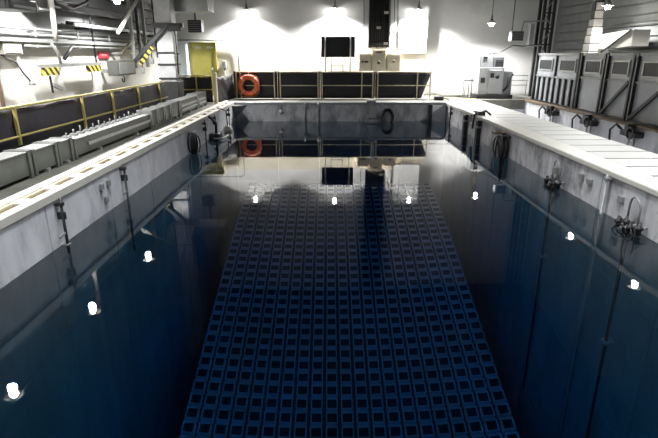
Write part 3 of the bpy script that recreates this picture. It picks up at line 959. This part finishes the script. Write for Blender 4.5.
t = tag(MB().tube([(-6.3, 12.28, CEIL), (-6.3, 12.3, 2.62), (-6.38, 12.4, 2.02)], 0.06, 10).build('white_pole', M_WHITE), 'white pole coming down to the spreader bar on left wall', 'pole')
t = tag(MB().tube([(-6.0, 15.16, 2.30), (-6.0, 16.98, 3.33), (-6.0, 18.0, 3.9)], 0.05, 10).build('diagonal_brace', M_WHITE), 'white diagonal brace under the left pendant lamp', 'brace')
t = tag(MB().tube([(-6.6, 14.8, CEIL), (-6.6, 14.82, 3.13), (-6.6, 14.87, 1.41)], 0.03, 8).build('hanging_rod', M_DARK), 'thin dark rod hanging to the end of striped spreader bar', 'rod')
t = thing('spreader_bar', 'grey spreader bar with black and yellow striped ends on left wall', 'spreader bar', (-6.45, 13.2, 1.4))
MB().beam((-6.5, 11.7, 1.47), (-6.5, 14.85, 1.47), 0.07, 0.07).build('bar', M_STEEL, t)
MB().box(-6.54, -6.44, 11.82, 12.45, 1.26, 1.43).build('striped_end', M_STRIPE, t)
MB().box(-6.54, -6.44, 14.05, 14.75, 1.27, 1.43).build('striped_end', M_STRIPE, t)
MB().tube([(-6.5, 12.7, 1.47), (-6.48, 12.6, 1.75), (-6.45, 12.32, 1.95)], 0.035, 8).build('hook_arm', M_LID, t)
MB().tube([(-6.5, 12.9, 1.62), (-6.5, 13.4, 1.92)], 0.045, 8).build('clamp_arm', M_DARK, t)
MB().tube([(-6.5, 12.1, 1.24), (-6.5, 12.12, 0.86)], 0.025, 6).build('drop_rod', M_DARK, t)
MB().beam((-6.5, 12.15, 1.05), (-6.5, 12.55, 0.92), 0.08, 0.08).build('latch', M_STEEL, t)
MB().box(WLX, -6.45, 13.2, 13.3, 1.43, 1.51).build('wall_bracket', M_STEEL, t)

t = thing('grey_box', 'grey control box with a hook hanging on left wall by the jib', 'box', (-6.3, 15.9, 1.1))
MB().box(-6.45, -6.15, 15.2, 16.6, 1.12, 1.55, 0.015).build('casing', M_GREEN, t)
MB().box(-6.15, -6.13, 15.3, 16.5, 1.17, 1.5).build('cover_plate', M_STEEL, t)
MB().ring((-6.3, 15.9, 1.0), 0.09, 0.018, 'X', 16, 6, a0=R(-200), a1=R(90)).build('hook', M_DARK, t)
MB().box(WLX, -6.45, 15.5, 15.6, 1.2, 1.3).build('bracket', M_STEEL, t)
t = thing('red_sign', 'small red sign plate on the left wall', 'sign', (-6.75, 15.8, 1.6))
MB().box(-6.79, -6.74, 15.45, 16.1, 1.60, 1.80, 0.01).build('plate', M_RED, t)
MB().box(-6.742, -6.735, 15.6, 15.95, 1.68, 1.72).build('stripe', mat('pale_red', (0.75, 0.3, 0.3)), t)

t = thing('jib_crane', 'dark diagonal jib arm with striped brace fixed to the grey column', 'jib', (-5.6, 16.6, 1.3))
MB().beam((-6.28, 16.66, 1.40), (-5.0, 16.66, 2.62), 0.10, 0.11).build('arm', M_DARK, t)
MB().beam((-5.98, 16.60, 1.42), (-5.55, 16.60, 1.92), 0.05, 0.12).build('striped_brace', M_STRIPE, t)
MB().box(-5.5, -4.55, 16.62, 16.74, 2.52, 2.64).build('mounting_bar', M_DARK, t)
MB().box(-5.0, -4.6, 16.55, 16.62, 2.40, 2.60, 0.02).build('motor', M_RUB, t)
for x, z in ((-5.95, 1.55), (-5.62, 1.85)):
    MB().tube([(x, 16.66, z + 0.1), (x, 16.66, z - 0.25)], 0.015, 6).build('chain', M_DARK, t)
    MB().box(x - 0.05, x + 0.05, 16.61, 16.71, z - 0.42, z - 0.25, 0.02).build('pulley', M_STEEL, t)
t = thing('strut_frame', 'pale yellow slanted struts on the left wall above the grey box', 'strut', (-6.4, 16.8, 1.7))
MB().beam((-6.4, 16.3, 1.75), (-6.4, 17.6, 2.30), 0.05, 0.06).build('strut', M_CREAM, t)
MB().beam((-6.4, 17.0, 1.75), (-6.4, 18.3, 2.30), 0.05, 0.06).build('strut', M_CREAM, t)
MB().beam((-6.4, 16.3, 1.75), (-6.4, 17.0, 1.75), 0.05, 0.05).build('foot_bar', M_CREAM, t)
for y in (16.35, 17.0):
    MB().box(WLX, -6.4, y - 0.03, y + 0.03, 1.72, 1.78).build('bracket', M_STEEL, t)
t = thing('wall_lamp_arm', 'thin jointed lamp arm on the left wall by the picture edge', 'lamp arm', (-6.7, 10.9, 1.2))
MB().tube([(-6.78, 10.8, 1.75), (-6.5, 10.9, 1.55), (-6.55, 11.15, 1.35), (-6.5, 11.3, 1.15)], 0.018, 8).build('arm', M_DARK, t)
MB().lathe([(0.03, 0.1), (0.08, 0.0), (0.07, -0.02)], (-6.5, 11.32, 1.1), 12).build('head', M_STEEL, t)
t = tag(MB().tube([(-6.76, 10.55, 2.0), (-6.76, 10.6, 0.9), (-6.76, 10.6, 0.1)], 0.04, 8).build('drain_pipe', M_BROWN), 'thin brownish vertical pipe on left wall at picture edge', 'pipe')
t = thing('white_cabinet', 'white wall cabinet at the left picture edge under the pipes', 'cabinet', (-6.7, 11.0, 1.72))
MB().box(-6.79, -6.62, 10.75, 11.4, 1.72, 1.96, 0.015).build('casing', M_WHITE, t)
MB().box(-6.62, -6.605, 10.8, 11.35, 1.76, 1.92).build('door', M_WHITE, t)
tag(MB().tube([(-6.45, 12.45, 3.1), (-6.4, 12.7, 2.85), (-6.35, 13.4, 2.78), (-6.35, 14.2, 3.0), (-6.38, 14.9, 3.35), (-6.38, 15.0, CEIL - 0.01)], 0.045, 8).build('sagging_cable', M_RUB), 'thick black cable sagging between air unit and hanging rod', 'cable')

# ------------------------------------------------------------------ fittings on the pool walls


def coil(name, label, x, y, z, n, rad, inward, mcol=M_RUB):
    t = thing(name, label, 'cable coil', (x, y, z - rad * 1.5))
    for k in range(n):
        MB().ring((x + inward * (0.05 + 0.02 * k), y + 0.02 * math.sin(k * 2.2), z - 0.03 * (k % 3)), rad * (1 - 0.05 * (k % 3)), 0.018, 'X', 22, 6, sy=1.35, rot=0.25 * math.sin(k * 1.7)).build('loop', mcol, t)
    MB().box(x if inward > 0 else x - 0.16, x + 0.16 if inward > 0 else x, y - 0.06, y + 0.06, z + rad * 0.9, z + rad * 0.9 + 0.07).build('hook', M_STEEL, t)
    return t


coil('cable_coil', 'black cable coil hung on the left pool wall near the far corner', XL + 0.012, 12.57, -0.38, 9, 0.19, 1)
t = thing('hose_ring', 'black hose ring on the far pool wall under the control boxes', 'hose', (2.19, YF - 0.06, -0.75))
for k in range(3):
    MB().ring((2.19, YF - 0.05 - 0.03 * k, -0.50), 0.17 + 0.02 * k, 0.03, 'Y', 24, 8, sy=1.4).build('loop', M_RUB, t)
MB().box(2.12, 2.26, YF - 0.1, YF, -0.25, -0.18).build('hook', M_STEEL, t)

# left wall hangers


def hanger(x, y, inward, depth, label, name='guide_pole', pale=False, r=0.02):
    t = thing(name, label, 'guide pole', (x + inward * 0.07, y, -depth))
    m = M_STEEL if pale else M_DARK
    MB().tube([(x + inward * 0.07, y, -0.03), (x + inward * 0.07, y, -depth)], r, 8).build('pole', m, t)
    MB().box(min(x, x + inward * 0.1), max(x, x + inward * 0.1), y - 0.04, y + 0.04, -0.14, -0.09, 0.008).build('bracket', m, t)
    if not pale:
        MB().box(min(x, x + inward * 0.11), max(x, x + inward * 0.11), y - 0.016, y + 0.016, -0.32, -0.22, 0.006).build('clamp', M_DARK, t)
        MB().beam((x + inward * 0.07, y - 0.16, -0.52), (x + inward * 0.07, y + 0.02, -0.50), 0.02, 0.03).build('side_arm', M_STEEL, t)
    MB().box(min(x, x + inward * 0.1), max(x, x + inward * 0.1), y - 0.04, y + 0.04, -depth + 0.3, -depth + 0.34).build('bracket', M_STEEL, t)
    return t


hanger(XL + 0.012, 6.2, 1, 1.0, 'dark guide pole on the left pool wall nearest the viewer')
hanger(XL + 0.012, 8.3, 1, 3.2, 'dark guide pole on the left pool wall, second from the viewer')
hanger(XL + 0.012, 14.1, 1, 2.6, 'dark guide pole on the left pool wall just beyond the cable coil')
hanger(XL + 0.012, 15.4, 1, 5.0, 'dark guide pole on the left pool wall near the white float')
hanger(XL + 0.012, 17.6, 1, 2.0, 'dark guide pole on the left pool wall in the far corner')
t = thing('wall_bracket', 'small rusty plates bolted to the left pool wall beside a guide pole', 'bracket', (XL + 0.03, 7.6, -0.4))
for y, z in ((7.5, -0.22), (7.75, -0.22), (7.6, -0.45)):
    MB().box(XL + 0.012, XL + 0.06, y - 0.04, y + 0.04, z - 0.05, z + 0.05, 0.01).build('plate', M_STEEL, t)
t = thing('float_sensor', 'white float on a thin rod by the far left pool corner', 'float', (-3.3, 16.4, -0.8))
MB().lathe([(0.02, -0.15), (0.10, -0.11), (0.15, -0.02), (0.15, 0.03), (0.10, 0.11), (0.03, 0.15)], (-3.3, 16.4, -0.62), 16).build('ball', M_WHITE, t)
MB().tube([(-3.3, 16.4, -0.5), (-3.32, 16.4, -0.02), (-3.45, 16.4, 0.05), (-3.6, 16.4, 0.06)], 0.02, 6).build('rod', M_DARK, t)
t = thing('skimmer', 'dark skimmer box with hose on left pool wall beside the white float', 'skimmer', (-3.4, 15.0, -0.9))
MB().box(XL + 0.012, XL + 0.32, 14.75, 15.1, -0.86, -0.5, 0.03).build('body', M_DARK, t)
MB().tube([(XL + 0.2, 14.9, -0.5), (XL + 0.22, 14.85, -0.2), (XL + 0.1, 14.8, -0.05), (XL - 0.1, 14.8, 0.07)], 0.04, 8).build('hose', M_RUB, t)
MB().tube([(XL + 0.2, 14.5, -0.6), (XL + 0.45, 14.6, -0.62), (XL + 0.5, 15.2, -0.6)], 0.025, 8).build('arm', M_LID, t)

# right wall fittings
hanger(XR - 0.012, 7.57, -1, 9.0, 'tall pale guide pole on the right pool wall between white loop hoses', pale=True, r=0.024)
hanger(XR - 0.012, 18.05, -1, 1.6, 'thin guide pole on the right pool wall near the far corner', r=0.03)
for y, d, lbl in ((16.05, 6.0, 'dark vertical rubbing post on the right pool wall, farther one'), (14.6, 7.0, 'dark vertical rubbing post on the right pool wall, nearer one under the black fittings')):
    t = thing('rubbing_post', lbl, 'post', (XR - 0.1, y, -d))
    MB().box(XR - 0.13, XR - 0.012, y - 0.11, y + 0.11, -d, -0.09, 0.012).build('timber', M_DARK, t)
    MB().box(XR - 0.15, XR - 0.012, y - 0.14, y + 0.14, -0.30, -0.25).build('strap', M_STEEL, t)
    MB().box(XR - 0.15, XR - 0.012, y - 0.14, y + 0.14, -1.20, -1.15).build('strap', M_STEEL, t)
t = thing('coping_fitting', 'cluster of black clamps and hoses on white coping above rubbing post', 'clamp', (4.55, 15.2, 0.0))
MB().box(4.38, 4.60, 14.9, 15.25, 0.012, 0.12, 0.02).build('base', M_RUB, t)
MB().beam((4.42, 15.5, 0.06), (4.62, 15.0, 0.13), 0.05, 0.05).build('lever', M_DARK, t)
MB().tube([(4.5, 15.1, 0.1), (4.62, 14.95, 0.14), (4.70, 14.75, 0.05)], 0.03, 8).build('hose', M_RUB, t)
MB().tube([(4.40, 15.1, 0.08), (4.33, 15.1, 0.0), (4.30, 15.1, -0.4)], 0.03, 8).build('hose', M_RUB, t)
MB().ring((4.34, 15.35, -0.15), 0.13, 0.022, 'X', 18, 6, sy=1.2).build('loop', M_LID, t)

t = thing('hose_bundle', 'thick tangle of black cables and pale hoops on the right pool wall', 'hose', (XR - 0.1, 12.3, -0.9))
for k in range(9):
    MB().ring((XR - 0.06 - 0.022 * k, 12.25 + 0.12 * math.sin(k * 1.9), -0.50 + 0.07 * math.cos(k * 2.3)), 0.17 + 0.02 * (k % 4), 0.020, 'X', 22, 6, sy=1.5, rot=0.35 * math.sin(k * 1.3)).build('cable_loop', M_RUB, t)
for k in range(4):
    MB().ring((XR - 0.10 - 0.03 * k, 12.55 + 0.12 * k, -0.42 - 0.05 * (k % 2)), 0.15 + 0.02 * k, 0.014, 'X', 22, 6, sy=1.3, rot=0.3).build('hoop', M_LID, t)
MB().box(XR - 0.20, XR - 0.012, 12.05, 12.4, -0.20, -0.15, 0.015).build('bracket', M_RUB, t)
MB().box(XR - 0.22, XR - 0.012, 12.65, 12.95, -0.20, -0.14, 0.02).build('plate', M_BROWN, t)
for dy in (-0.1, 0.05, 0.15):
    MB().tube([(XR - 0.12, 12.2 + dy, -0.6), (XR - 0.13, 12.15 + dy, -1.4), (XR - 0.15, 12.2, -3.4)], 0.022, 6).build('tail', M_RUB, t)


def loop_station(y, label, big):
    t = thing('hose_station', label, 'hose', (XR - 0.1, y, -1.1))
    MB().tube([(XR - 0.08, y - 0.13, -0.62), (XR - 0.08, y - 0.13, -0.32), (XR - 0.09, y - 0.09, -0.22), (XR - 0.10, y, -0.17), (XR - 0.09, y + 0.09, -0.22), (XR - 0.08, y + 0.13, -0.32), (XR - 0.08, y + 0.13, -0.62)], 0.016, 8).build('white_hose', M_LID, t)
    MB().tube([(XR - 0.10, y - 0.28, -0.56), (XR - 0.13, y, -0.60), (XR - 0.10, y + 0.30, -0.56)], 0.022, 8).build('clamp_bar', M_RUB, t)
    for k, dy in enumerate((-0.24, -0.08, 0.07, 0.22)):
        MB().lathe([(0.012, -0.10), (0.034, -0.08), (0.034, -0.02), (0.05, -0.01), (0.05, 0.03), (0.02, 0.04), (0.02, 0.09)], (XR - 0.12 - 0.03 * (k % 2), y + dy, -0.57 - 0.04 * (k % 2)), 10).build('valve', M_RUB if k % 2 else M_DARK, t)
        MB().tube([(XR - 0.012, y + dy, -0.55), (XR - 0.12, y + dy, -0.57)], 0.014, 6).build('stub', M_STEEL, t)
    for k in range(5 if big else 3):
        MB().ring((XR - 0.10 - 0.025 * k, y + 0.05 * math.sin(k * 2.0), -0.80 if big else -0.74), (0.15 if big else 0.10) + 0.012 * (k % 3), 0.011, 'X', 20, 6, sy=1.25, rot=0.3 * math.sin(k * 1.4)).build('hose_loop', M_LID if k % 2 else M_RUB, t)
    if not big:
        MB().box(XR - 0.14, XR - 0.012, y - 0.05, y + 0.07, -0.44, -0.30, 0.012).build('valve_box', M_LID, t)
        MB().box(XR - 0.2, XR - 0.06, y + 0.0, y + 0.09, -0.98, -0.74, 0.015).build('weight', M_RUB, t)
    MB().tube([(XR - 0.12, y, -0.66), (XR - 0.12, y, -9.2)], 0.026, 8).build('down_pipe', M_DARK, t)
    MB().box(XR - 0.16, XR - 0.012, y - 0.06, y + 0.06, -4.6, -4.53).build('pipe_clip', M_STEEL, t)
    return t


loop_station(9.3, 'clamp station with white hose arch on right pool wall, farther from viewer', False)
loop_station(6.75, 'clamp station with white hose arch and hanging loops on right pool wall nearest viewer', True)
t = thing('wall_bracket', 'small stained plates bolted on the right pool wall by the pale guide pole', 'bracket', (XR - 0.05, 8.3, -0.5))
for y, z in ((8.45, -0.28), (8.15, -0.30), (7.2, -0.33)):
    MB().box(XR - 0.06, XR - 0.012, y - 0.07, y + 0.07, z - 0.05, z + 0.05, 0.012).build('plate', M_STEEL, t)

# far pool wall
t = thing('underwater_spotlight', 'small round white wall light on the far pool wall', 'light', (-1.8, YF - 0.05, -0.4))
MB().lathe([(0.04, -0.08), (0.07, -0.06), (0.075, 0.0)], (-1.8, YF - 0.012, -0.30), 14, 'Y').build('lens', M_WHITE, t)
MB().tube([(-1.8, YF - 0.03, -0.24), (-1.8, YF - 0.04, 0.02)], 0.014, 6).build('cable', M_STEEL, t)
t = thing('coping_bracket', 'pale bracket clamped to the far coping below the cream boxes', 'bracket', (1.57, YF, -0.5))
MB().box(1.40, 1.74, YF - 0.12, YF + 0.2, 0.03, 0.12, 0.015).build('clamp_plate', M_LID, t)
MB().box(1.50, 1.66, YF - 0.10, YF - 0.012, -0.42, 0.03, 0.01).build('bracket_leg', M_LID, t)
MB().box(1.42, 1.74, YF - 0.14, YF - 0.012, -0.55, -0.42, 0.015).build('pad', M_STEEL, t)
for x, d, lbl in ((-0.9, 0.9, 'thin pipe down the far pool wall, left of two'), (-0.41, 1.4, 'thin pipe with clamp down the far pool wall, right of two')):
    t = thing('drop_pipe', lbl, 'pipe', (x, YF - 0.06, -d))
    MB().tube([(x, YF - 0.06, 0.08), (x, YF - 0.06, -d)], 0.025, 8).build('tube', M_STEEL, t)
    MB().box(x - 0.09, x + 0.09, YF - 0.1, YF - 0.012, -0.14, -0.06).build('clamp', M_LID, t)
t = thing('pool_gate', 'grey gate panel with frame in the far right corner of the pool', 'gate', (4.1, YF - 0.05, -3))
MB().box(3.82, 4.36, YF - 0.06, YF - 0.012, -4.0, -0.07, 0.01).build('panel', M_LINER, t)
MB().box(3.74, 3.84, YF - 0.12, YF - 0.012, -4.0, -0.05, 0.01).build('guide', M_DARK, t)
t = thing('corner_gusset', 'pale sloping corner plate in the far left pool corner', 'plate', (-3.3, 18.7, -0.6))
q = MB()
bm = q.bm
vs = [bm.verts.new(p) for p in ((XL + 0.012, 18.55, -0.06), (XL + 0.012, YF - 0.012, -0.06), (XL + 0.5, YF - 0.012, -0.06), (XL + 0.012, 18.55, -0.10), (XL + 0.012, YF - 0.012, -0.58), (XL + 0.5, YF - 0.012, -0.10))]
for f in ((0, 1, 2), (3, 5, 4), (0, 3, 4, 1), (1, 4, 5, 2), (0, 2, 5, 3)):
    bm.faces.new([vs[i] for i in f])
q.build('plate', M_STEEL, t)

# canal fittings on the far side
for y, lbl in ((17.5, 'dark valve cluster on the canal wall below the ribbed screen bay'), (14.9, 'dark valve cluster on the canal wall below the plain screen bay'), (12.7, 'dark valve with ladder bracket on the canal wall below the braced bays')):
    t = thing('valve_cluster', lbl, 'valve', (7.7, y, -0.5), 'valves on the canal wall')
    MB().box(7.55, 7.78, y - 0.35, y + 0.35, -0.26, -0.12, 0.02).build('manifold', M_RUB, t)
    MB().ring((7.5, y - 0.2, -0.14), 0.14, 0.025, 'X', 18, 6).build('hand_wheel', M_DARK, t)
    MB().tube([(7.6, y + 0.3, -0.15), (7.55, y + 0.55, -0.02), (7.6, y + 0.9, -0.2), (7.7, y + 1.0, -0.7)], 0.03, 8).build('hose', M_RUB, t)
    for dy in (-0.12, 0.1):
        MB().tube([(7.68, y + dy, -0.2), (7.68, y + dy, -1.0)], 0.025, 6).build('ladder_rail', M_LID, t)
    for k in range(4):
        MB().box(7.66, 7.70, y - 0.12, y + 0.1, -0.42 - 0.16 * k, -0.39 - 0.16 * k).build('ladder_rung', M_LID, t)
    MB().box(7.5, 7.72, y - 0.06, y + 0.1, -0.12, 0.04, 0.02).build('bonnet', M_DARK, t)
